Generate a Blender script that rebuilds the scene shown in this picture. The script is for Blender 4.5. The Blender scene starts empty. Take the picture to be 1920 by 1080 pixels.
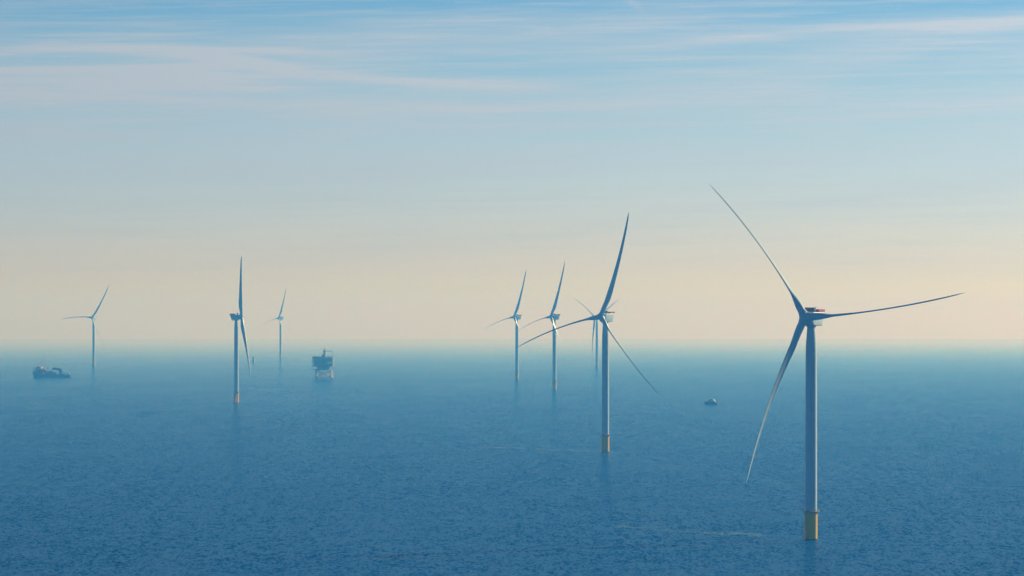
import bpy, bmesh, math, random
from mathutils import Vector, Matrix

S = bpy.context.scene
C = S.collection
R = math.radians
RE = 7.454e6            # earth radius with normal refraction: the sea really curves away
CAMH = 127.0
F = 8000.0              # focal length in pixels of the 1920 px wide photograph
HORIZ = 588.5           # image row of the horizontal plane through the camera

# ------------------------------------------------------------------ camera
cam = bpy.data.cameras.new('camera')
cam.sensor_width = 36.0
cam.lens = 36.0 * F / 1920.0
cam.shift_y = (HORIZ - 540.0) / 1920.0
cam.clip_start = 1.0
cam.clip_end = 200000.0
camo = bpy.data.objects.new('camera', cam)
camo.location = (0, 0, CAMH)
camo.rotation_euler = (R(90), 0, 0)
C.objects.link(camo)
S.camera = camo

# ------------------------------------------------------------------ sun, sky, exposure
SUN_EL, SUN_AZ = 24.0, 56.0          # degrees above the horizon, degrees right of the view
sun = bpy.data.lights.new('sun', 'SUN')
sun.energy = 4.9
sun.angle = R(0.5)
sun.color = (1.0, 0.96, 0.58)
suno = bpy.data.objects.new('sun', sun)
sd = Vector((math.sin(R(SUN_AZ)) * math.cos(R(SUN_EL)), math.cos(R(SUN_AZ)) * math.cos(R(SUN_EL)), math.sin(R(SUN_EL))))
suno.rotation_euler = (-sd).to_track_quat('-Z', 'Y').to_euler()
suno.location = (600, 600, 400)
C.objects.link(suno)

S.view_settings.view_transform = 'Standard'
S.view_settings.look = 'None'
S.view_settings.exposure = 0.0
S.view_settings.gamma = 1.0
S.cycles.volume_bounces = 1
S.cycles.use_denoising = True
S.cycles.use_adaptive_sampling = False
S.cycles.denoising_input_passes = 'RGB_ALBEDO'

SKY_STRENGTH = 0.1
CLOUD = (0.83, 0.97, 1.13)
world = bpy.data.worlds.new("World")
S.world = world
world.use_nodes = True
wt = world.node_tree
wt.nodes.clear()


class NT:
    """small helper to write node graphs as expressions"""
    def __init__(self, tree): self.t = tree
    def n(self, kind, **kw):
        nd = self.t.nodes.new(kind)
        for k, v in kw.items(): setattr(nd, k, v)
        return nd
    def link(self, a, b): self.t.links.new(a, b)
    def put(self, sock, v):
        if isinstance(v, bpy.types.NodeSocket): self.link(v, sock)
        else: sock.default_value = v
    def m(self, op, a, b=0.0, c=0.0, clamp=False):
        nd = self.n('ShaderNodeMath', operation=op, use_clamp=clamp)
        self.put(nd.inputs[0], a); self.put(nd.inputs[1], b); self.put(nd.inputs[2], c)
        return nd.outputs[0]
    def vm(self, op, a, b=(0, 0, 0), scale=None):
        nd = self.n('ShaderNodeVectorMath', operation=op)
        self.put(nd.inputs[0], a); self.put(nd.inputs[1], b)
        if scale is not None: self.put(nd.inputs['Scale'], scale)
        return nd.outputs[0]
    def vlen(self, a):
        nd = self.n('ShaderNodeVectorMath', operation='LENGTH')
        self.put(nd.inputs[0], a)
        return nd.outputs[1]
    def xyz(self, x, y, z):
        nd = self.n('ShaderNodeCombineXYZ')
        self.put(nd.inputs[0], x); self.put(nd.inputs[1], y); self.put(nd.inputs[2], z)
        return nd.outputs[0]
    def noise(self, vec, scale=1.0, detail=2.0, rough=0.5, out=0, dist=0.0):
        nd = self.n('ShaderNodeTexNoise')
        self.put(nd.inputs['Vector'], vec)
        nd.inputs['Scale'].default_value = scale
        nd.inputs['Detail'].default_value = detail
        nd.inputs['Roughness'].default_value = rough
        nd.inputs['Distortion'].default_value = dist
        return nd.outputs[out]
    def ramp(self, fac, stops, interp='LINEAR'):
        nd = self.n('ShaderNodeValToRGB')
        nd.color_ramp.interpolation = interp
        el = nd.color_ramp.elements
        while len(el) > 1: el.remove(el[-1])
        el[0].position = stops[0][0]; el[0].color = (*stops[0][1], 1)
        for p, c in stops[1:]:
            e = el.new(p); e.color = (*c, 1)
        self.put(nd.inputs[0], fac)
        return nd.outputs[0]
    def mix(self, fac, a, b, blend='MIX'):
        nd = self.n('ShaderNodeMix', data_type='RGBA', blend_type=blend)
        self.put(nd.inputs[0], fac); self.put(nd.inputs[6], a); self.put(nd.inputs[7], b)
        return nd.outputs[2]
    def smooth(self, v, lo, hi):
        nd = self.n('ShaderNodeMapRange', interpolation_type='SMOOTHSTEP')
        self.put(nd.inputs[0], v); nd.inputs[1].default_value = lo; nd.inputs[2].default_value = hi
        return nd.outputs[0]


w = NT(wt)
sky = w.n('ShaderNodeTexSky', sky_type='NISHITA')
sky.sun_disc = False
sky.sun_elevation = R(SUN_EL)
sky.sun_rotation = R(SUN_AZ)
sky.altitude = 100.0
sky.air_density = 1.0
sky.dust_density = 1.0
sky.ozone_density = 2.0
tc = w.n('ShaderNodeTexCoord')
sep = w.n('ShaderNodeSeparateXYZ'); w.link(tc.outputs['Generated'], sep.inputs[0])
dx, dy, dz = sep.outputs
el = w.m('MULTIPLY', w.m('ARCSINE', dz), 180 / math.pi)
az = w.m('MULTIPLY', w.m('ARCTAN2', dx, dy), 180 / math.pi)
skyc = sky.outputs[0]
bg = w.n('ShaderNodeBackground')
bg.inputs[1].default_value = SKY_STRENGTH

# grade of the sky with height above the horizon (degrees), then thin cirrus laid over it
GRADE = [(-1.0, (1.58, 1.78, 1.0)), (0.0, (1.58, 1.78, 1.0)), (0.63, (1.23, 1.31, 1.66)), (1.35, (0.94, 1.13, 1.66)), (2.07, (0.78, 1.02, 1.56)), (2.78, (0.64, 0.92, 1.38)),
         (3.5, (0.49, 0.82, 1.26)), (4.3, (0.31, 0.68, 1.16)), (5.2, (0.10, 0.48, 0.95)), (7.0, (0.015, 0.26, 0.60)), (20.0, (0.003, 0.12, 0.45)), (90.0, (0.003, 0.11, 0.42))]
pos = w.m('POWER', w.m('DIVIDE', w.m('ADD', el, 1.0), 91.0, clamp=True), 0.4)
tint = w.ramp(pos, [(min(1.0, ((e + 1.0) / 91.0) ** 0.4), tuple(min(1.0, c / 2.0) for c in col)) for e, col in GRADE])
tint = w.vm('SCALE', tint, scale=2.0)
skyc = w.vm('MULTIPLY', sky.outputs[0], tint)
# angles counted in pixels of the 1920 px photograph, for placing the streaks
U = w.m('DIVIDE', az, 180 / math.pi / F)
V = w.m('DIVIDE', el, 180 / math.pi / F)


def streak(pts, width, x0, x1, fade, amp, seed, stretch=260.0):
    """wisp following a cubic through four points (u, v)"""
    import numpy as np
    p = np.polyfit([a / 1000.0 for a, b in pts], [b for a, b in pts], len(pts) - 1)
    u = w.m('DIVIDE', U, 1000.0)
    v = float(p[0])
    for c in p[1:]: v = w.m('MULTIPLY_ADD', u, v, float(c))
    wob = w.noise(w.xyz(w.m('DIVIDE', U, stretch), w.m('DIVIDE', V, 16.0), seed), 1.0, 6.0, 0.65)
    d = w.m('ADD', w.m('SUBTRACT', V, v), w.m('MULTIPLY', w.m('SUBTRACT', wob, 0.5), width * 1.6))
    g = w.m('POWER', 2.718, w.m('MULTIPLY', w.m('POWER', w.m('ABSOLUTE', w.m('DIVIDE', d, width)), 2.0), -1.0))
    if x0 is not None: g = w.m('MULTIPLY', g, w.smooth(U, x0, x0 + fade))
    if x1 is not None: g = w.m('MULTIPLY', g, w.m('SUBTRACT', 1.0, w.smooth(U, x1 - fade, x1)))
    br = w.noise(w.xyz(w.m('DIVIDE', U, stretch * 1.2), w.m('DIVIDE', V, 13.0), seed + 7.3), 1.0, 6.0, 0.65)
    return w.m('MULTIPLY', g, w.m('MULTIPLY', w.m('MULTIPLY', w.m('ADD', 0.45, w.smooth(br, 0.25, 0.75)), 1.15), amp))


parts = [
    streak([(-960, 484), (-680, 491), (-530, 477), (-400, 452)], 9, None, -330, 160, 0.72, 1.0),
    streak([(-430, 455), (-250, 440), (0, 428), (200, 420)], 11, -520, 160, 260, 0.80, 2.0),
    streak([(-960, 451), (-800, 455), (-600, 462), (-480, 466)], 6, None, -430, 160, 0.46, 3.0),
    streak([(-800, 497), (-650, 496), (-480, 493), (-300, 488)], 6, -860, -260, 200, 0.44, 4.0),
    streak([(-960, 412), (-700, 430), (-450, 455), (-200, 470)], 40, None, -40, 520, 0.62, 5.0),
    streak([(140, 483), (350, 510), (640, 533), (960, 546)], 12, 60, None, 420, 0.36, 6.0),
    streak([(300, 480), (560, 520), (800, 540), (960, 549)], 26, 420, None, 520, 0.30, 7.0),
    streak([(-60, 468), (180, 478), (480, 480), (800, 490)], 10, -140, 820, 300, 0.26, 8.0),
    streak([(196, 596), (222, 585), (240, 572), (252, 563)], 10, 190, 262, 40, 0.24, 9.0, 60.0),
    streak([(-960, 330), (-400, 370), (200, 395), (960, 400)], 44, None, None, 300, 0.26, 10.0),
    streak([(-960, 520), (-300, 515), (200, 520), (960, 500)], 36, None, None, 300, 0.26, 11.0),
    streak([(-960, 250), (-300, 290), (300, 300), (960, 330)], 30, None, None, 300, 0.22, 12.0),
]
cover = parts[0]
for q in parts[1:]: cover = w.m('ADD', cover, q)
veil = w.noise(w.xyz(w.m('DIVIDE', U, 900.0), w.m('DIVIDE', w.m('ADD', V, w.m('MULTIPLY', U, -0.03)), 85.0), 3.1), 1.0, 5.0, 0.6)
veil = w.m('MULTIPLY', w.smooth(veil, 0.40, 0.78), w.smooth(V, 20.0, 260.0))
fibre = w.noise(w.xyz(w.m('DIVIDE', U, 380.0), w.m('DIVIDE', w.m('ADD', V, w.m('MULTIPLY', U, -0.02)), 13.0), 8.4), 1.0, 7.0, 0.66)
fibre = w.m('MULTIPLY', w.smooth(fibre, 0.42, 0.78), w.m('MULTIPLY', w.smooth(V, 0.0, 300.0), 0.55))
cover = w.m('ADD', w.m('ADD', cover, fibre), w.m('MULTIPLY', veil, 0.55), clamp=True)
high = w.m('SUBTRACT', 1.0, w.smooth(el, 5.0, 9.0))
cover = w.m('MULTIPLY', cover, w.m('ADD', 0.15, w.m('MULTIPLY', high, 0.85)))
lum = w.n('ShaderNodeRGBToBW'); w.link(sky.outputs[0], lum.inputs[0])
cloud = w.vm('SCALE', CLOUD, scale=lum.outputs[0])
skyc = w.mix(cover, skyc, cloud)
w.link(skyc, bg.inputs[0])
wo = w.n('ShaderNodeOutputWorld')
w.link(bg.outputs[0], wo.inputs[0])

# ------------------------------------------------------------------ materials
MATS = {}


def material(name, color, rough=0.5, metallic=0.0, vary=0.06, scale=0.35, streak=False, coat=0.0):
    if name in MATS: return MATS[name]
    m = bpy.data.materials.new(name)
    m.use_nodes = True
    t = NT(m.node_tree)
    b = m.node_tree.nodes['Principled BSDF']
    geo = t.n('ShaderNodeTexCoord').outputs['Object']
    vec = t.vm('MULTIPLY', geo, (1, 1, 0.12)) if streak else geo
    nz = t.noise(vec, scale, 4.0, 0.6)
    k = t.m('ADD', 1.0 - vary, t.m('MULTIPLY', nz, vary * 2))
    col = t.vm('SCALE', color, scale=k)
    t.link(col, b.inputs['Base Color'])
    b.inputs['Roughness'].default_value = rough
    b.inputs['Metallic'].default_value = metallic
    b.inputs['Coat Weight'].default_value = coat
    MATS[name] = m
    return m


WHITE = material('tower_paint', (0.55, 0.63, 0.67), 0.38, vary=0.04, streak=True)
BLADE = material('blade_gelcoat', (0.55, 0.63, 0.67), 0.34, vary=0.03)
YELLOW = material('foundation_yellow', (0.92, 0.50, 0.002), 0.75, vary=0.10, streak=True)
YELLOW.node_tree.nodes['Principled BSDF'].inputs['Specular IOR Level'].default_value = 0.15
STEEL = material('galvanised_steel', (0.30, 0.30, 0.30), 0.55, vary=0.15)
DARK = material('cooler_grille', (0.10, 0.11, 0.14), 0.6, vary=0.2)
RED = material('hoist_red', (0.62, 0.05, 0.04), 0.5, vary=0.08)
GROWTH = material('tide_growth', (0.06, 0.06, 0.035), 0.8, vary=0.3, scale=1.2)
NAVY = material('hull_navy', (0.06, 0.09, 0.16), 0.4, vary=0.1)
HULLRED = material('hull_red', (0.30, 0.05, 0.04), 0.5, vary=0.1)
SHIPWHITE = material('ship_white', (0.78, 0.78, 0.76), 0.4, vary=0.05)
GLASS = material('dark_window', (0.02, 0.03, 0.04), 0.12, vary=0.05)
DECK = material('deck_grey', (0.12, 0.14, 0.15), 0.7, vary=0.2)
CRANE = material('crane_paint', (0.12, 0.14, 0.17), 0.5, vary=0.15)
MODULE = material('module_grey', (0.27, 0.30, 0.33), 0.55, vary=0.18, scale=0.2)
JACKET = material('jacket_yellow', (0.85, 0.66, 0.34), 0.5, vary=0.12)


# ------------------------------------------------------------------ mesh helpers
def box(bm, x0, x1, y0, y1, z0, z1):
    v = [bm.verts.new(p) for p in ((x0, y0, z0), (x1, y0, z0), (x1, y1, z0), (x0, y1, z0),
                                   (x0, y0, z1), (x1, y0, z1), (x1, y1, z1), (x0, y1, z1))]
    for q in ((3, 2, 1, 0), (4, 5, 6, 7), (0, 1, 5, 4), (1, 2, 6, 5), (2, 3, 7, 6), (3, 0, 4, 7)):
        bm.faces.new([v[i] for i in q])


def tube(bm, a, b, r, r2=None, n=8, caps=True):
    a, b = Vector(a), Vector(b)
    r2 = r if r2 is None else r2
    d = (b - a).normalized()
    u = d.orthogonal().normalized(); vv = d.cross(u)
    A = [bm.verts.new(a + r * (math.cos(k * math.tau / n) * u + math.sin(k * math.tau / n) * vv)) for k in range(n)]
    B = [bm.verts.new(b + r2 * (math.cos(k * math.tau / n) * u + math.sin(k * math.tau / n) * vv)) for k in range(n)]
    for k in range(n):
        bm.faces.new((A[k], A[(k + 1) % n], B[(k + 1) % n], B[k]))
    if caps:
        bm.faces.new(A[::-1]); bm.faces.new(B)


def lathe(bm, prof, n=48, mat=None):
    """prof: list of (radius, z); closed with caps at both ends"""
    rings = []
    M = mat or Matrix.Identity(4)
    for r, z in prof:
        if r < 1e-4: rings.append([bm.verts.new(M @ Vector((0, 0, z)))])
        else: rings.append([bm.verts.new(M @ Vector((r * math.cos(k * math.tau / n), r * math.sin(k * math.tau / n), z))) for k in range(n)])
    for a, b in zip(rings, rings[1:]):
        for k in range(n):
            k2 = (k + 1) % n
            if len(a) == 1 and len(b) == 1: continue
            if len(a) == 1: bm.faces.new((a[0], b[k2], b[k]))
            elif len(b) == 1: bm.faces.new((a[k], a[k2], b[0]))
            else: bm.faces.new((a[k], a[k2], b[k2], b[k]))
    if len(rings[0]) > 1: bm.faces.new(rings[0][::-1])
    if len(rings[-1]) > 1: bm.faces.new(rings[-1])


def prism(bm, prof, y0, y1):
    """polygon prof [(x, z)] extruded along y"""
    a = [bm.verts.new((x, y0, z)) for x, z in prof]
    b = [bm.verts.new((x, y1, z)) for x, z in prof]
    n = len(prof)
    for k in range(n):
        bm.faces.new((a[k], b[k], b[(k + 1) % n], a[(k + 1) % n]))
    bm.faces.new(a); bm.faces.new(b[::-1])


def mesh(bm, m, smooth=None, bevel=0.0, seg=2):
    bmesh.ops.recalc_face_normals(bm, faces=bm.faces[:])
    if bevel:
        es = [e for e in bm.edges if len(e.link_faces) == 2 and e.calc_face_angle(0) > 0.4]
        bmesh.ops.bevel(bm, geom=es, offset=bevel, segments=seg, profile=0.6, affect='EDGES')
    me = bpy.data.meshes.new('mesh')
    if smooth is not None:
        for f in bm.faces: f.smooth = True
        for e in bm.edges:
            if len(e.link_faces) == 2 and e.calc_face_angle(0) > smooth: e.smooth = False
    bm.to_mesh(me); bm.free()
    me.materials.append(m)
    return me


def obj(name, me, parent=None, loc=None, mat=None):
    o = bpy.data.objects.new(name, me)
    C.objects.link(o)
    if parent is not None: o.parent = parent
    if mat is not None: o.matrix_local = mat
    if loc is not None: o.location = loc
    return o


def thing(name, label, cat, loc, rz=0.0, group=None):
    o = bpy.data.objects.new(name, None)
    C.objects.link(o)
    o.location = loc
    o.rotation_euler = (0, 0, rz)
    o.empty_display_size = 5
    o['label'] = label; o['category'] = cat
    if group: o['group'] = group
    return o


def zsea(x, y): return -(x * x + y * y) / (2 * RE)


def place(px, D):
    """point on the sea in image column px at distance D"""
    x = (px - 960.0) / F * D
    return Vector((x, D, zsea(x, D)))


# ------------------------------------------------------------------ sea: one curved sheet out past the horizon
def build_sea():
    bm = bmesh.new()
    rs = [60.0]
    while rs[-1] < 46000: rs.append(rs[-1] + max(25, min(500, rs[-1] * 0.05)))
    n = 360
    c = bm.verts.new((0, 0, 0))
    prev = None
    for r in rs:
        ring = [bm.verts.new((r * math.cos(k * math.tau / n), r * math.sin(k * math.tau / n), zsea(r, 0))) for k in range(n)]
        for k in range(n):
            k2 = (k + 1) % n
            if prev is None: bm.faces.new((c, ring[k], ring[k2]))
            else: bm.faces.new((prev[k], ring[k], ring[k2], prev[k2]))
        prev = ring
    m = bpy.data.materials.new('sea_water'); m.use_nodes = True
    t = NT(m.node_tree)
    b = m.node_tree.nodes['Principled BSDF']
    P = t.n('ShaderNodeTexCoord').outputs['Object']
    # crests run left to right as the photograph shows: waves travel towards / away from the camera
    def slope(sx, sy, detail, amp):
        v = t.vm('MULTIPLY', P, (1 / sx, 1 / sy, 0.02))
        q = t.vm('SUBTRACT', t.noise(v, 1.0, detail, 0.55, out=1), (0.5, 0.5, 0.5))
        return t.vm('MULTIPLY', q, amp)
    s = t.vm('ADD', slope(1.5, 5.5, 4.0, (0.9, 1.7, 0)), t.vm('ADD', slope(5.0, 22.0, 2.0, (0.30, 0.65, 0)), slope(60.0, 220.0, 2.0, (0.05, 0.16, 0))))
    # gust patches: calmer and rougher water
    gust = t.noise(t.vm('MULTIPLY', P, (1 / 220.0, 1 / 900.0, 0.0)), 1.0, 3.0, 0.55)
    s = t.vm('SCALE', s, scale=t.m('ADD', 0.6, t.m('MULTIPLY', t.smooth(gust, 0.3, 0.7), 0.7)))
    # the breeze dies away beyond the wind farm: calmer, glossier water towards the horizon
    calm = t.m('POWER', 2.718, t.m('DIVIDE', t.m('SUBTRACT', t.vlen(P), 2000.0), -11000.0))
    calm = t.m('MULTIPLY', calm, t.m('SUBTRACT', 1.0, t.m('MULTIPLY', t.smooth(t.vlen(P), 8000.0, 28000.0), 0.93)))
    s = t.vm('SCALE', s, scale=calm)
    N = t.vm('NORMALIZE', t.vm('ADD', s, (0, 0, 1)))
    t.link(N, b.inputs['Normal'])
    b.inputs['Base Color'].default_value = (0.0003, 0.086, 0.28, 1)
    t.link(t.m('ADD', t.m('MULTIPLY', calm, 0.26), 0.04), b.inputs['Roughness'])
    b.inputs['Specular IOR Level'].default_value = 0.015
    b.inputs['IOR'].default_value = 1.333
    me = mesh(bm, m, smooth=3.0)
    o = obj('sea', me)
    o['kind'] = 'structure'
    return o


build_sea()

# ------------------------------------------------------------------ wind turbines
HH, RB, TILT, OVER = 125.0, 99.2, R(4.44), 7.3
D0, GRAV = 11.5, 3.0
axis = Vector((math.cos(TILT), 0, math.sin(TILT)))
ROTOR = Matrix(((0, -math.sin(TILT), axis.x, OVER * axis.x), (1, 0, 0, 0),
                (0, math.cos(TILT), axis.z, HH + OVER * axis.z), (0, 0, 0, 1)))
CACHE = {}


def cached(key, fn):
    if key not in CACHE: CACHE[key] = fn()
    return CACHE[key]


def lerp_table(tab, x):
    for (a, u), (b, v) in zip(tab, tab[1:]):
        if x <= b:
            k = max(0.0, (x - a) / (b - a)); k = k * k * (3 - 2 * k) if False else k
            return u + (v - u) * k
    return tab[-1][1]


CHORD = [(0, 4.3), (5, 4.3), (9, 4.5), (14, 5.1), (19, 5.5), (24, 5.35), (35, 4.4), (50, 3.45), (70, 2.5), (85, 1.95), (94, 1.3), (98, 0.6), (99.2, 0.15)]
THICK = [(0, 1.0), (5, 1.0), (9, 0.9), (14, 0.74), (19, 0.6), (24, 0.52), (35, 0.42), (50, 0.34), (70, 0.28), (99.2, 0.25)]
TWIST = [(0, -2), (12, -4), (20, -4), (40, 1), (70, 12), (99.2, 18)]


def blade_mesh(bend, pitch):
    """blade in rotor axes (x along the blade, y with the turn, z upwind), feathered, its tip bent sideways"""
    bm = bmesh.new()
    n = 28
    rings = []
    rs = [2.4, 4, 6, 8, 10, 12, 14.5, 17, 20, 24, 28, 33, 38, 44, 50, 56, 62, 68, 74, 80, 85, 90, 93, 95.5, 97.5, 98.6, 99.2]
    for r in rs:
        c = lerp_table(CHORD, r); th = lerp_table(THICK, r); tw = R(lerp_table(TWIST, r) + pitch)
        s = r / RB
        off = bend * s ** 2.0
        slope = 2 * bend * s / RB
        rad = 1.0 if r < 5 else max(0.0, 1 - (r - 5) / 13.0)
        rad = rad * rad * (3 - 2 * rad)
        ring = []
        for k in range(n):
            a = k * math.tau / n
            # airfoil: u along chord (1 = leading edge), v across
            u = math.cos(a)
            v = math.sin(a)
            xc = 0.5 * (1 - u)                     # 0 at the leading edge
            tprof = 0.5 * th * 2.6 * (0.2969 * math.sqrt(max(xc, 0)) * 1.35 - 0.126 * xc - 0.3516 * xc ** 2 + 0.2843 * xc ** 3 - 0.1015 * xc ** 4) / 1.0
            tprof = max(tprof, 0.004) * 0.93
            camber = -0.06 * 4 * xc * (1 - xc)
            au = (0.32 - xc) * c
            av = ((tprof if v >= 0 else -tprof) + camber) * c if abs(v) > 1e-6 else camber * c
            cu, cv = 0.5 * c * u, 0.5 * c * v
            uu = rad * cu + (1 - rad) * au
            vv = rad * cv + (1 - rad) * av
            # chord lies along the rotor axis (feathered): leading edge upwind, turned by the twist
            z = uu * math.cos(tw) - vv * math.sin(tw)
            y = uu * math.sin(tw) + vv * math.cos(tw)
            ring.append(bm.verts.new((r - y * slope, off + y, z)))
        rings.append(ring)
    for a, b in zip(rings, rings[1:]):
        for k in range(n):
            bm.faces.new((a[k], a[(k + 1) % n], b[(k + 1) % n], b[k]))
    bm.faces.new(rings[0][::-1]); bm.faces.new(rings[-1])
    return mesh(bm, BLADE, smooth=1.2)


def foundation_mesh():
    bm = bmesh.new()
    lathe(bm, [(3.45, -12), (3.45, 3.0), (3.5, 3.02), (3.5, 15.6), (3.3, 15.7)], 56)
    return mesh(bm, YELLOW, smooth=0.7)


def landing_mesh():
    bm = bmesh.new()
    for s in (-0.9, 0.9):
        tube(bm, (-1.2 + s, -5.0, -3), (-1.2 + s, -5.0, 9.5), 0.22)
        for z in (1.5, 5.0, 9.0):
            tube(bm, (-1.2 + s, -5.0, z), (-1.2 + s * 0.8, -3.2, z), 0.16)
    for s in (-0.3, 0.3): tube(bm, (-1.2 + s, -4.5, -1), (-1.2 + s, -4.5, 16), 0.06, n=6)
    for k in range(34): tube(bm, (-1.5, -4.5, -0.5 + k * 0.48), (-0.9, -4.5, -0.5 + k * 0.48), 0.035, n=5)
    return mesh(bm, YELLOW, smooth=0.8)


def growth_mesh():
    bm = bmesh.new()
    lathe(bm, [(3.49, -3.0), (3.53, -2.9), (3.53, 0.9), (3.51, 1.0)], 56)
    return mesh(bm, GROWTH, smooth=0.7)


def platform_mesh():
    bm = bmesh.new()
    lathe(bm, [(3.32, 15.75), (4.6, 15.95), (4.75, 15.95), (4.75, 16.3), (3.32, 16.3)], 48)
    for k in range(12):
        a = k * math.tau / 12
        tube(bm, (3.4 * math.cos(a), 3.4 * math.sin(a), 14.6), (4.6 * math.cos(a), 4.6 * math.sin(a), 15.95), 0.1, n=6)
    return mesh(bm, STEEL, smooth=0.6)


def railing_mesh():
    bm = bmesh.new()
    n = 40
    for k in range(n):
        a, b = k * math.tau / n, (k + 1) * math.tau / n
        for z in (16.75, 17.1, 17.45):
            tube(bm, (4.65 * math.cos(a), 4.65 * math.sin(a), z), (4.65 * math.cos(b), 4.65 * math.sin(b), z), 0.04, n=5)
        if k % 2 == 0: tube(bm, (4.65 * math.cos(a), 4.65 * math.sin(a), 16.3), (4.65 * math.cos(a), 4.65 * math.sin(a), 17.48), 0.045, n=5)
    return mesh(bm, STEEL, smooth=0.8)


def davit_mesh():
    bm = bmesh.new()
    tube(bm, (0.6, -4.3, 16.3), (0.6, -4.3, 18.6), 0.2)
    tube(bm, (0.6, -4.25, 18.5), (0.7, -7.4, 21.4), 0.15, 0.1)
    tube(bm, (0.6, -4.3, 17.2), (0.65, -5.6, 19.6), 0.08)
    tube(bm, (0.7, -7.4, 21.4), (0.7, -7.4, 20.2), 0.04, n=5)
    return mesh(bm, STEEL, smooth=0.8)


def tower_mesh():
    bm = bmesh.new()
    prof = [(3.28, 16.3)]
    for z, r in ((45, 3.26), (75, 3.22), (102, 3.14), (108, 3.05), (112, 2.86), (116, 2.55), (119, 2.28), (120.4, 2.2)):
        prof += [(r, z)]
    out = [prof[0]]
    for a, b in zip(prof, prof[1:]):
        out.append(b)
        if b[1] in (45, 75, 102):      # bolted flange seam
            out += [(b[0] + 0.035, b[1] + 0.02), (b[0] + 0.035, b[1] + 0.22), (b[0], b[1] + 0.24)]
    lathe(bm, out, 64)
    return mesh(bm, WHITE, smooth=0.6)


def nacelle_mesh():
    bm = bmesh.new()
    prism(bm, [(-6.6, -4.3), (3.2, -4.3), (4.3, -3.6), (4.9, -2.4), (5.1, 2.6), (4.2, 3.4), (-9.0, 3.4)], -3.7, 3.7)
    me_b = bm
    bmesh.ops.recalc_face_normals(bm, faces=bm.faces[:])
    es = [e for e in bm.edges if e.calc_face_angle(0) > 0.3]
    bmesh.ops.bevel(bm, geom=es, offset=0.55, segments=4, profile=0.5, affect='EDGES')
    for f in bm.faces: f.smooth = True
    lathe(bm, [(2.3, -5.1), (2.75, -5.0), (2.75, -4.2)], 40)
    # front collar that carries the rotor
    M = Matrix.Translation((0, 0, 0)) @ Matrix(((0, -math.sin(TILT), axis.x, 0), (1, 0, 0, 0), (0, math.cos(TILT), axis.z, 0), (0, 0, 0, 1)))
    lathe(bm, [(3.0, 3.6), (3.0, 4.6), (2.75, 5.1)], 40, M)
    return mesh(bm, WHITE, smooth=0.7)


def hoist_mesh():
    bm = bmesh.new()
    z0, z1 = 3.45, 5.0
    box(bm, -9.6, -2.6, -3.55, 3.55, z0, z0 + 0.12)
    for y in (-3.6, 3.55): box(bm, -9.6, -2.6, y, y + 0.05, z0, z1)
    box(bm, -9.65, -9.6, -3.55, 3.55, z0, z1)
    box(bm, -2.6, -2.55, -3.55, 3.55, z0, z1)
    for x in (-9.6, -6.1, -2.65):
        for y in (-3.66, 3.61): box(bm, x, x + 0.1, y, y + 0.05, z0, z1 + 0.06)
    return mesh(bm, RED)


def cooler_mesh():
    bm = bmesh.new()
    box(bm, 0.9, 2.1, -3.2, 3.2, 3.8, 6.0)
    for k in range(9): box(bm, 2.1, 2.16, -3.05 + k * 0.7, -2.55 + k * 0.7, 3.95, 5.85)
    for y in (-2.9, 2.6): box(bm, 1.2, 1.8, y, y + 0.3, 3.3, 3.8)
    return mesh(bm, DARK, bevel=0.04)


def mast_mesh():
    bm = bmesh.new()
    tube(bm, (-0.9, 2.4, 3.3), (-0.9, 2.4, 6.4), 0.07)
    tube(bm, (-0.9, 1.8, 6.1), (-0.9, 3.0, 6.1), 0.05)
    return mesh(bm, STEEL, smooth=0.8)


def hub_mesh():
    """spinner in rotor axes: z upwind, three sockets the blades sit in are added per rotor angle by rotation"""
    bm = bmesh.new()
    lathe(bm, [(2.55, -2.7), (2.9, -2.2), (3.05, -1.0), (3.05, 0.6), (2.8, 1.9), (2.25, 2.8), (1.4, 3.35), (0.6, 3.55), (0, 3.6)], 48)
    for k in range(3):
        M = Matrix.Rotation(k * math.tau / 3, 4, 'Z') @ Matrix.Rotation(R(90), 4, 'Y')
        lathe(bm, [(2.75, 1.4), (2.6, 2.6), (2.4, 3.3), (2.25, 3.9), (2.24, 4.2)], 36, M)
    return mesh(bm, WHITE, smooth=0.8)


GROUP = 'offshore wind turbines'


def turbine(px, D, psi, th0, label, pitch=0.0):
    th0 -= 1.5
    p = place(px, D)
    rz = math.atan2(-math.cos(R(psi)), -math.sin(R(psi)))
    t = thing('wind_turbine', label, 'wind turbine', p, rz, GROUP)
    f = obj('foundation', cached('f', foundation_mesh), t)
    obj('boat_landing', cached('bl', landing_mesh), f)
    obj('tide_band', cached('g', growth_mesh), f)
    pl = obj('platform', cached('p', platform_mesh), t)
    obj('railing', cached('r', railing_mesh), pl)
    obj('davit_crane', cached('d', davit_mesh), pl)
    obj('tower', cached('t', tower_mesh), t)
    na = obj('nacelle', cached('n', nacelle_mesh), t, loc=(0, 0, HH))
    obj('hoist_platform', cached('h', hoist_mesh), na)
    obj('cooler', cached('c', cooler_mesh), na)
    obj('sensor_mast', cached('m', mast_mesh), na)
    obj('hub', cached('hub', hub_mesh), t, mat=ROTOR @ Matrix.Rotation(R(th0), 4, 'Z'))
    for k in range(3):
        th = R(th0 + 120 * k)
        bend = D0 - GRAV * math.cos(th)
        obj('blade', blade_mesh(bend, pitch), t, mat=ROTOR @ Matrix.Rotation(th, 4, 'Z'))
    return t


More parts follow.
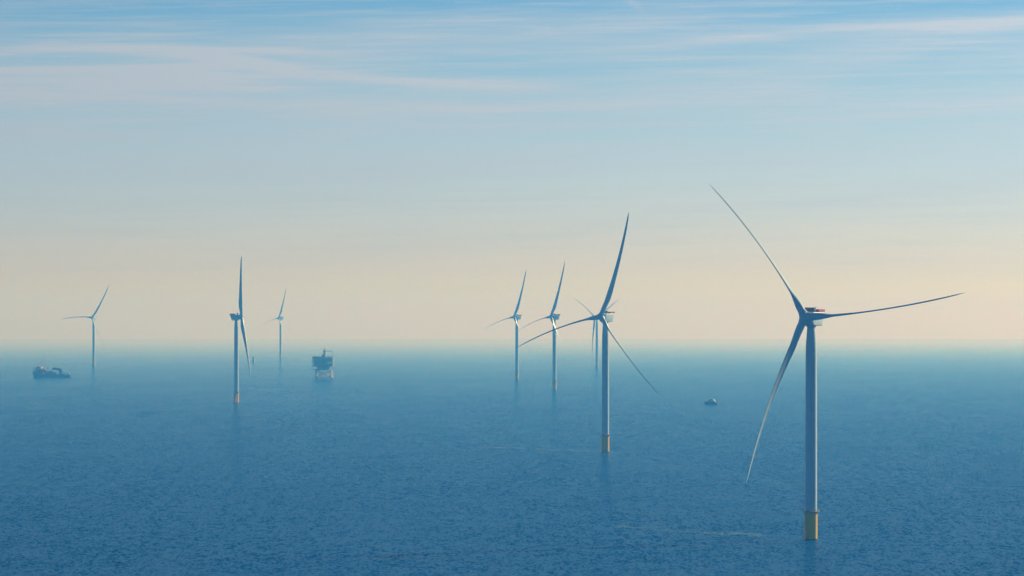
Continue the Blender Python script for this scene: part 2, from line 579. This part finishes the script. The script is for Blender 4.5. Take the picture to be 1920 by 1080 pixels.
turbine(960 + 561.0, 2402, 31.9, 4.45, 'largest and nearest white wind turbine, blades in a wide Y, on a thick yellow base', -5.0)
turbine(960 + 175.2, 3940, 37.0, -49.7, 'second largest wind turbine, its left blade crossing in front of two smaller turbines', 27.0)
turbine(960 - 516.8, 6191, -101.8, 113.3, 'wind turbine seen side-on, long nacelle sticking out to the left of its tower')
turbine(960 - 784.4, 11015, 30.0, -64.0, 'hazy wind turbine behind the ship, one blade pointing flat to the left', 27.0)
turbine(960 - 434.0, 13381, 51.0, -51.5, 'smallest and faintest wind turbine, between the side-on turbine and the platform', 27.0)
turbine(960 + 9.2, 8541, 51.7, -51.7, 'left and smaller of the two matching bluish turbines, beside the second largest one', 27.0)
turbine(960 + 79.5, 7276, 56.2, -52.7, 'right and larger of the two matching bluish turbines, crossed by a nearer blade', 27.0)
turbine(960 + 159.2, 10799, 51.1, 24.3, 'faint turbine half hidden behind the hub of the second largest one, a blade hanging down')


# ------------------------------------------------------------------ bare foundation far behind the side-on turbine
def stub_mesh():
    bm = bmesh.new()
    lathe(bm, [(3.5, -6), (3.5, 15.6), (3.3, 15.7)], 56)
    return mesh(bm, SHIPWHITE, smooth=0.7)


def bare_foundation():
    D = 11800
    t = thing('turbine_foundation', 'tiny pale foundation stub standing alone in the haze, right of the side-on turbine', 'foundation', place(960 - 484.5, D), 0.4)
    obj('foundation', stub_mesh(), t)
    pl = obj('platform', cached('p', platform_mesh), t)
    obj('railing', cached('r', railing_mesh), pl)
    return t


bare_foundation()


# ------------------------------------------------------------------ offshore substation on its jacket
def substation():
    D = 8820.0
    t = thing('offshore_platform', 'dark boxy offshore platform with a crane on top, standing on pale yellow jacket legs', 'platform', place(960 - 352.5, D), R(-5))
    # jacket legs and bracing
    L, W = 15.0, 10.0
    for sx in (-1, 1):
        for sy in (-1, 1):
            bm = bmesh.new()
            tube(bm, (sx * (L + 2.0), sy * (W + 1.5), -6), (sx * L, sy * W, 16.5), 1.7, 1.5, n=14)
            obj('jacket_leg', mesh(bm, JACKET, smooth=0.8), t)
    bm = bmesh.new()
    for sy in (-1, 1):
        tube(bm, (-L - 1.4, sy * (W + 1), 1), (L, sy * W, 15), 0.5); tube(bm, (L + 1.4, sy * (W + 1), 1), (-L, sy * W, 15), 0.5)
        tube(bm, (-L - 1.6, sy * (W + 1.2), 1.6), (L + 1.6, sy * (W + 1.2), 1.6), 0.5)
    for sx in (-1, 1):
        tube(bm, (sx * (L + 1.4), -W - 1, 1), (sx * L, W, 15), 0.5); tube(bm, (sx * (L + 1.4), W + 1, 1), (sx * L, -W, 15), 0.5)
        tube(bm, (sx * (L + 1.6), -W - 1.2, 1.6), (sx * (L + 1.6), W + 1.2, 1.6), 0.5)
    obj('jacket_bracing', mesh(bm, JACKET, smooth=0.8), t)
    for x, y in ((-9, -9.5), (-6.4, -9.0), (-3.2, -9.5), (0.4, -9.2), (3.6, -9.6), (7.2, -9.0), (10.4, -9.4)):
        bm = bmesh.new(); tube(bm, (x * 1.08, y - 1.2, -4), (x, y, 16.5), 0.75, n=10)
        obj('cable_tube', mesh(bm, JACKET, smooth=0.8), t)
    # topside decks
    def deck(x0, x1, y0, y1, z):
        bm = bmesh.new()
        box(bm, x0, x1, y0, y1, z, z + 0.7)
        for k in range(int((x1 - x0) / 3) + 1):
            for y in (y0 + 0.1, y1 - 0.1): tube(bm, (x0 + 0.1 + k * (x1 - x0 - 0.2) / int((x1 - x0) / 3), y, z + 0.7), (x0 + 0.1 + k * (x1 - x0 - 0.2) / int((x1 - x0) / 3), y, z + 1.9), 0.06, n=5)
        for y in (y0 + 0.1, y1 - 0.1):
            for zz in (1.3, 1.85): tube(bm, (x0 + 0.1, y, z + zz), (x1 - 0.1, y, z + zz), 0.06, n=5)
        for x in (x0 + 0.1, x1 - 0.1):
            for zz in (1.3, 1.85): tube(bm, (x, y0 + 0.1, z + zz), (x, y1 - 0.1, z + zz), 0.06, n=5)
        obj('deck', mesh(bm, DECK), t)
    deck(-20.5, 14.0, -13.0, 13.0, 16.5)
    deck(-23.0, 20.5, -14.0, 14.0, 23.5)
    deck(-23.5, 21.0, -14.5, 14.5, 32.0)
    deck(-22.5, 20.0, -13.5, 13.5, 43.0)
    def module(x0, x1, y0, y1, z0, z1, m=MODULE):
        bm = bmesh.new()
        box(bm, x0, x1, y0, y1, z0, z1)
        for x in [x0 + 2.5 + k * 3.5 for k in range(int((x1 - x0 - 3) / 3.5) + 1)]:   # cladding ribs
            box(bm, x, x + 0.4, y0 - 0.3, y0, z0 + 0.4, z1 - 0.4)
        obj('module', mesh(bm, m), t)
    module(-14.0, 11.0, -10.0, 10.0, 17.2, 23.5)
    module(-20.0, 4.5, -12.4, 12.4, 24.2, 32.0)
    module(6.2, 18.5, -12.4, 11.0, 24.2, 30.6)
    module(-21.0, 1.0, -12.8, 12.8, 32.7, 43.0)
    module(3.0, 19.0, -12.0, 12.0, 32.7, 41.8)
    module(-3.5, 3.5, -5.0, 4.0, 43.7, 48.6)
    for z, x in ((28, -23.6), (38, -22.6), (38, 20.2), (28, 20.6)):
        bm = bmesh.new(); box(bm, x - 1.4 if x < 0 else x, x if x < 0 else x + 1.4, -4, 4, z, z + 2.2)
        obj('life_raft', mesh(bm, STEEL, bevel=0.3), t)
    bm = bmesh.new()
    for x in (-22.4, -10.5, 1.9, 19.4):
        tube(bm, (x, -14.2, 17), (x, -14.2, 43), 0.45, n=8)
    for x in (-22.4, -10.5, 1.9):
        tube(bm, (x, -14.2, 24), (x + 11.5, -14.2, 32), 0.28, n=6); tube(bm, (x, -14.2, 43), (x + 11.5, -14.2, 33), 0.28, n=6)
    obj('truss_frame', mesh(bm, CRANE, smooth=0.8), t)
    # crane and mast on the roof
    cr = bmesh.new(); tube(cr, (1.5, -7.5, 43.7), (1.5, -7.5, 53.0), 1.4, n=14)
    c = obj('crane', mesh(cr, CRANE, smooth=0.8), t)
    bm = bmesh.new(); box(bm, -0.8, 3.8, -9.2, -5.8, 53.0, 56.2)
    obj('cab', mesh(bm, CRANE, bevel=0.15), c)
    bm = bmesh.new()
    for y in (-8.3, -6.7):
        for z in (54.4, 55.8): tube(bm, (3.8, y, z), (18.5, y, z), 0.22, n=6)
    for k in range(7):
        for y in (-8.3, -6.7): tube(bm, (3.8 + k * 2.1, y, 54.4), (5.9 + k * 2.1, y, 55.8), 0.14, n=5)
    tube(bm, (18.2, -7.5, 55.0), (18.2, -7.5, 47.5), 0.25, n=6)
    box(bm, 17.8, 18.6, -7.9, -7.1, 46.2, 47.5)
    obj('boom', mesh(bm, CRANE), c)
    bm = bmesh.new()
    for x, y in ((0.3, -1.2), (2.7, -1.2), (0.3, 1.2), (2.7, 1.2)): tube(bm, (x, y, 48.6), (1.5 + (x - 1.5) * 0.4, y * 0.4, 61.0), 0.2, n=6)
    for k in range(5):
        z = 49.5 + k * 2.3; q = 1.2 - k * 0.14
        tube(bm, (1.5 - q, -q, z), (1.5 + q, -q, z + 1.8), 0.12, n=5); tube(bm, (1.5 - q, q, z), (1.5 + q, q, z + 1.8), 0.12, n=5)
    box(bm, 0.4, 2.6, -1.1, 1.1, 58.5, 59.4)
    tube(bm, (1.5, 0, 60.8), (1.5, 0, 64.5), 0.12, n=6)
    obj('mast', mesh(bm, CRANE), t)


substation()


# ------------------------------------------------------------------ hulls
def hull_mesh(L, B, stations, m, z0=-1.0):
    """stations: (x from bow 0..1, half beam 0..1, keel-line inset, deck height); bow at -L/2"""
    bm = bmesh.new()
    rows = []
    for s, hb, rake, zd in stations:
        x = -L / 2 + s * L
        h = hb * B / 2
        rows.append([bm.verts.new(p) for p in ((x + rake, -h * 0.72, z0), (x + rake * 0.55, -h * 0.93, zd * 0.35), (x, -h, zd), (x, h, zd), (x + rake * 0.55, h * 0.93, zd * 0.35), (x + rake, h * 0.72, z0))])
    for a, b in zip(rows, rows[1:]):
        for k in range(6):
            bm.faces.new((a[k], a[(k + 1) % 6], b[(k + 1) % 6], b[k]))
    bm.faces.new(rows[0]); bm.faces.new(rows[-1][::-1])
    bmesh.ops.remove_doubles(bm, verts=bm.verts[:], dist=0.01)
    return mesh(bm, m, smooth=0.5)


def ship():
    D = 8870.0
    t = thing('offshore_ship', 'dark work ship heading left, white bridge near the bow, crane on deck', 'ship', place(960 - 863.0, D), R(-10))
    L = 84.0
    obj('hull', hull_mesh(L, 19, [(0, 0.06, 3.5, 12.5), (0.03, 0.34, 3.0, 12.2), (0.09, 0.72, 2.0, 11.8), (0.18, 0.97, 0.8, 11.4), (0.30, 1, 0, 11.2), (0.301, 1, 0, 6.2), (0.80, 1, 0, 6.0), (0.93, 0.98, 0, 5.6), (0.985, 0.95, -1.0, 5.4), (1.0, 0.93, -1.5, 5.2)], NAVY), t)
    bm = bmesh.new()
    for y in (-9.55, 9.5): box(bm, -16, 30, y, y + 0.05, 0.2, 1.2)
    obj('boot_stripe', mesh(bm, HULLRED), t)
    bm = bmesh.new(); box(bm, -34, -17.5, -8.8, 8.8, 11.4, 15.0)
    obj('deckhouse', mesh(bm, MODULE, bevel=0.3), t)
    bm = bmesh.new(); box(bm, -32.5, -18.5, -8.0, 8.0, 15.0, 18.6)
    obj('deckhouse', mesh(bm, SHIPWHITE, bevel=0.3), t)
    bm = bmesh.new(); box(bm, -31.5, -21.0, -8.6, 8.6, 18.6, 21.6)
    b = obj('bridge', mesh(bm, SHIPWHITE, bevel=0.3), t)
    bm = bmesh.new()
    box(bm, -31.62, -31.5, -8.0, 8.0, 19.7, 21.0)
    for y in (-8.72, 8.6):
        box(bm, -31.0, -21.5, y, y + 0.12, 19.7, 21.0)
    obj('window_band', mesh(bm, GLASS), b)
    bm = bmesh.new(); box(bm, -31.8, -20.8, -8.8, 8.8, 21.6, 22.0)
    obj('roof', mesh(bm, HULLRED), b)
    bm = bmesh.new(); prism(bm, [(-17.4, 11.3), (-14.2, 11.3), (-15.0, 21.5), (-17.2, 21.5)], -5.0, -1.2)
    obj('funnel', mesh(bm, HULLRED, bevel=0.3), t)
    bm = bmesh.new(); prism(bm, [(-17.4, 11.3), (-14.2, 11.3), (-15.0, 21.5), (-17.2, 21.5)], 1.2, 5.0)
    obj('funnel', mesh(bm, HULLRED, bevel=0.3), t)
    # helideck over the bow
    bm = bmesh.new(); lathe(bm, [(8.2, 19.6), (8.8, 19.9), (8.8, 20.3)], 10, Matrix.Translation((-36.5, 0, 0)))
    for y in (-5, 5): tube(bm, (-36.5, y, 11.5), (-36.5, y * 0.8, 19.7), 0.3)
    tube(bm, (-33, -4, 15), (-41, -4, 19.6), 0.25); tube(bm, (-33, 4, 15), (-41, 4, 19.6), 0.25)
    obj('helideck', mesh(bm, DECK), t)
    # tall pale lattice mast
    bm = bmesh.new()
    for sx in (-1, 1):
        for sy in (-1, 1): tube(bm, (-20 + sx * 1.6, sy * 1.6, 21.9), (-18.6 + sx * 0.7, sy * 0.7, 20.0), 0.42, n=8)
    for k in range(8):
        z = 23 + k * 2.7; q = 1.5 - k * 0.13; c = -20 + 1.4 * (z - 21.9) / 23.1
        for sy in (-1, 1):
            tube(bm, (c - q, sy * q, z), (c + q, sy * q, z + 2.4), 0.13, n=5)
        for sx in (-1, 1): tube(bm, (c + sx * q, -q, z), (c + sx * q, q, z + 2.4), 0.13, n=5)
    box(bm, -20.2, -17.0, -1.8, 1.8, 37.0, 37.5)
    tube(bm, (-18.6, 0, 45), (-18.6, 0, 50.5), 0.3, n=8)
    obj('lattice_mast', mesh(bm, SHIPWHITE), t)
    bm = bmesh.new()
    bmesh.ops.create_uvsphere(bm, u_segments=14, v_segments=8, radius=1.5, matrix=Matrix.Translation((-28.5, 3.5, 23.4)))
    obj('radome', mesh(bm, SHIPWHITE, smooth=2), t)
    # lifeboat on the near side
    bm = bmesh.new(); lathe(bm, [(0, -3.4), (1.0, -2.9), (1.35, -1.5), (1.35, 1.5), (1.0, 2.9), (0, 3.4)], 14, Matrix.Translation((-23.5, -9.6, 13.2)) @ Matrix.Rotation(R(90), 4, 'Y'))
    obj('lifeboat', mesh(bm, material('lifeboat_orange', (0.75, 0.16, 0.03), 0.5), smooth=0.9), t)
    # mid-deck gear
    for x, w_, h_, y in ((-11.5, 4.4, 9.5, -4.5), (-5.0, 6.0, 6.0, -5.0), (2.0, 5.5, 7.6, -4.0), (8.5, 5.0, 5.2, -6.0), (-6.0, 6.0, 6.8, 4.0)):
        bm = bmesh.new(); box(bm, x - w_ / 2, x + w_ / 2, y - 2.0, y + 2.0, 6.15, 6.15 + h_)
        for k in range(4): box(bm, x - w_ / 2 + 0.4 + k * w_ / 4.4, x - w_ / 2 + 0.8 + k * w_ / 4.4, y - 2.12, y - 2.0, 6.4, 5.9 + h_)
        obj('deck_container', mesh(bm, CRANE), t)
    bm = bmesh.new(); tube(bm, (-10.5, 4.5, 6.1), (-10.5, 4.5, 21.0), 0.5, 0.3); tube(bm, (-12.2, 4.5, 18.5), (-8.8, 4.5, 18.5), 0.2)
    obj('light_mast', mesh(bm, CRANE), t)
    # heavy crane aft, its boom folded towards the bow
    bm = bmesh.new(); lathe(bm, [(2.9, 6.0), (2.7, 7.0), (2.5, 13.5), (3.2, 14.4)], 20, Matrix.Translation((18.5, -1.0, 0)))
    c = obj('crane', mesh(bm, CRANE, smooth=0.8), t)
    bm = bmesh.new(); prism(bm, [(14.8, 14.4), (22.6, 14.4), (22.8, 17.4), (19.5, 19.2), (15.2, 19.4)], -3.6, 1.6)
    obj('cab', mesh(bm, CRANE, bevel=0.2), c)
    bm = bmesh.new(); prism(bm, [(17.4, 15.6), (17.8, 19.5), (10.0, 20.6), (3.0, 20.6), (2.0, 19.6), (2.0, 16.6), (5.5, 15.9)], -2.2, 0.0)
    obj('boom', mesh(bm, CRANE, bevel=0.15), c)
    bm = bmesh.new(); prism(bm, [(22.0, 6.1), (25.2, 6.1), (26.2, 12.6), (24.0, 14.2), (23.0, 12.6)], -6.5, -3.5)
    obj('stern_frame', mesh(bm, CRANE, bevel=0.1), t)
    # two white cable drums right at the stern
    for x in (31.2, 37.4):
        bm = bmesh.new()
        M = Matrix.Translation((x, -6.6, 7.7)) @ Matrix.Rotation(R(90), 4, 'X')
        lathe(bm, [(2.3, -2.0), (2.3, -1.7), (1.5, -1.65), (1.5, 1.65), (2.3, 1.7), (2.3, 2.0)], 20, M)
        obj('cable_drum', mesh(bm, SHIPWHITE, smooth=0.7), t)
    bm = bmesh.new()
    for y in (-9.0, 8.9):
        box(bm, -16, 27, y, y + 0.1, 6.2, 7.4)
    obj('bulwark', mesh(bm, NAVY), t)


ship()


def work_boat():
    D = 6110.0
    t = thing('work_boat', 'tiny dark blue work boat with a white cabin, alone between the two largest turbines', 'boat', place(960 + 373.3, D), R(-16))
    L = 20.0
    obj('hull', hull_mesh(L, 7.4, [(0, 0.10, 1.6, 4.4), (0.05, 0.42, 1.4, 4.2), (0.16, 0.85, 0.8, 3.8), (0.32, 1.0, 0.3, 3.3), (0.55, 1.0, 0, 2.8), (0.9, 1.0, 0, 2.6), (1.0, 0.96, -0.5, 2.6)], NAVY), t)
    bm = bmesh.new()
    for s in (-1, 1):
        tube(bm, (-6, s * 3.55, 3.1), (9.6, s * 3.65, 2.4), 0.22)
    obj('fender', mesh(bm, GLASS, smooth=0.8), t)
    bm = bmesh.new(); prism(bm, [(-4.6, 3.0), (6.2, 2.6), (6.6, 5.0), (-3.6, 5.3)], -2.7, 2.7)
    cb = obj('cabin', mesh(bm, SHIPWHITE, bevel=0.18), t)
    bm = bmesh.new(); prism(bm, [(-3.0, 5.25), (5.2, 5.0), (4.2, 7.6), (-1.6, 7.8)], -2.3, 2.3)
    wh = obj('wheelhouse', mesh(bm, SHIPWHITE, bevel=0.15), t)
    for y in (-2.36, 2.3):
        bm = bmesh.new(); prism(bm, [(-2.2, 5.9), (1.6, 5.9), (1.4, 7.1), (-1.6, 7.2)], y, y + 0.06)
        obj('window', mesh(bm, GLASS), wh)
    bm = bmesh.new(); tube(bm, (1.5, 0, 7.6), (1.7, 0, 11.0), 0.14, 0.08); tube(bm, (1.6, -1.2, 9.4), (1.6, 1.2, 9.4), 0.07); box(bm, 0.9, 2.3, -0.9, 0.9, 8.5, 8.8)
    obj('mast', mesh(bm, STEEL), t)
    bm = bmesh.new()
    for s in (-1, 1):
        for k in range(6): tube(bm, (-9.0 + k * 1.4, s * (1.2 + k * 0.36 if k < 5 else 3.0), 3.6), (-9.0 + k * 1.4, s * (1.2 + k * 0.36 if k < 5 else 3.0), 5.2), 0.05, n=5)
        tube(bm, (-9.0, s * 1.2, 5.2), (-2.2, s * 3.0, 5.0), 0.05, n=5)
    obj('bow_rail', mesh(bm, STEEL), t)
    bm = bmesh.new(); box(bm, 7.2, 9.0, -2.2, -0.4, 2.62, 3.9); box(bm, 7.0, 8.6, 0.6, 2.2, 2.62, 3.6)
    obj('deck_box', mesh(bm, DECK), t)


work_boat()


# ------------------------------------------------------------------ foam: torn streaks of old wake and the wash round the piles
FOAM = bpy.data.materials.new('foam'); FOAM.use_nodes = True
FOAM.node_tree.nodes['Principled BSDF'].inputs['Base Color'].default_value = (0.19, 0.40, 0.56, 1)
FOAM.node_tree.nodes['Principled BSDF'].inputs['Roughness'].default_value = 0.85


def row_dist(y):
    """distance at which the sea lies in image row y"""
    D = 2000.0
    for _ in range(40): D = F * CAMH / ((y - HORIZ) - F * D / (2 * RE))
    return D


def foam_flake(bm, x, y, lx, ly, rng):
    n = rng.randint(6, 9)
    vs = []
    for k in range(n):
        a = k * math.tau / n
        q = rng.uniform(0.45, 1.1)
        px, py = x + lx * q * math.cos(a), y + ly * q * math.sin(a)
        vs.append(bm.verts.new((px, py, zsea(px, py) + 0.12)))
    bm.faces.new(vs)


def foam_field():
    rng = random.Random(5)
    bm = bmesh.new()
    # (image points the streak runs through, flakes, brightness = chance of dense clots)
    streaks = [
        ([(890, 838.5), (975, 841), (1050, 843.5), (1105, 845.5)], 260, 1.0),
        ([(730, 832), (800, 836), (890, 839)], 40, 0.5),
        ([(1150, 988), (1230, 993), (1310, 998), (1370, 1001), (1440, 1005)], 300, 1.0),
        ([(1330, 999), (1390, 1002.5), (1425, 1004)], 180, 1.3),
        ([(1085, 986), (1150, 989)], 40, 0.7),
        ([(1205, 763.5), (1268, 766)], 60, 0.9),
        ([(1000, 756), (1090, 762)], 30, 0.4),
        ([(0, 704.5), (52, 706.8)], 70, 0.8),
        ([(1180, 792), (1270, 796)], 24, 0.4),
        ([(640, 760), (760, 764)], 24, 0.3),
    ]
    for pts, n, dens in streaks:
        P = []
        for px, y in pts:
            D = row_dist(y); P.append(((px - 960) / F * D, D))
        seg = [math.dist(a, b) for a, b in zip(P, P[1:])]
        tot = sum(seg)
        ph = [rng.uniform(0, 6.28) for _ in range(4)]
        for _ in range(n):
            s = rng.random()
            clump = 0.5 + 0.25 * math.sin(s * 17 + ph[0]) + 0.25 * math.sin(s * 41 + ph[1])
            if rng.random() > clump * 1.1 * min(1.2, dens + 0.2): continue
            d = s * tot
            for (a, b, q) in zip(P, P[1:], seg):
                if d <= q: break
                d -= q
            f = min(1.0, d / q)
            sc = a[1] / 2400.0
            x = a[0] + (b[0] - a[0]) * f; y = a[1] + (b[1] - a[1]) * f
            off = rng.gauss(0, 1.0) * (5.0 + 5.0 * s) * sc + 6 * sc * math.sin(s * 9 + ph[2])
            lx = rng.uniform(0.3, 1.7) * sc * dens ** 0.5; ly = rng.uniform(0.4, 1.6) * sc * dens ** 0.5
            foam_flake(bm, x, y + off, lx, ly, rng)
    # a few breaking crests scattered over the nearer water
    for _ in range(420):
        D = 1900 + 3600 * rng.random() ** 1.6
        x = rng.uniform(-0.14, 0.14) * D
        foam_flake(bm, x, D, rng.uniform(0.3, 1.0), rng.uniform(0.2, 0.6), rng)
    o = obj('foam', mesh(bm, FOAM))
    o['kind'] = 'stuff'
    o['label'] = 'thin broken streaks of white foam on the water'


foam_field()


def pile_wash(px, D, seed, n=46):
    """thin ring of broken water round a pile"""
    rng = random.Random(seed)
    p = place(px, D)
    bm = bmesh.new()
    for _ in range(n):
        a = rng.uniform(0, math.tau)
        r = 3.7 + abs(rng.gauss(0, 0.7))
        tail = max(0.0, math.cos(a - 0.2)) ** 3 * rng.random() * 10
        foam_flake(bm, p.x + (r + tail) * math.cos(a), p.y + r * math.sin(a), rng.uniform(0.15, 0.55), rng.uniform(0.15, 0.5), rng)
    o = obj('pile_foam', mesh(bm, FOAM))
    o['kind'] = 'stuff'
    o['label'] = 'ring of broken foam round a turbine foundation'


for px, D, sd_ in ((1521.0, 2402, 1), (1135.2, 3940, 2), (443.2, 6191, 3)):
    pile_wash(px, D, sd_)

# ------------------------------------------------------------------ haze: one box of even air round everything
def build_haze():
    bm = bmesh.new()
    box(bm, -48000, 48000, -48000, 48000, -145, 236)
    m = bpy.data.materials.new('haze'); m.use_nodes = True
    nt = m.node_tree; nt.nodes.clear()
    out = nt.nodes.new('ShaderNodeOutputMaterial')
    v = nt.nodes.new('ShaderNodeVolumePrincipled')
    v.inputs['Color'].default_value = HAZE_COLOR
    v.inputs['Density'].default_value = HAZE_DENSITY
    v.inputs['Anisotropy'].default_value = 0.35
    v.inputs['Absorption Color'].default_value = (1, 1, 1, 1)
    nt.links.new(v.outputs[0], out.inputs['Volume'])
    o = obj('haze', mesh(bm, m))
    o['kind'] = 'stuff'
    o['label'] = 'pale blue haze over the whole sea'


HAZE_COLOR = (0.085, 0.41, 1.0, 1)
HAZE_DENSITY = 1.14e-4
build_haze()
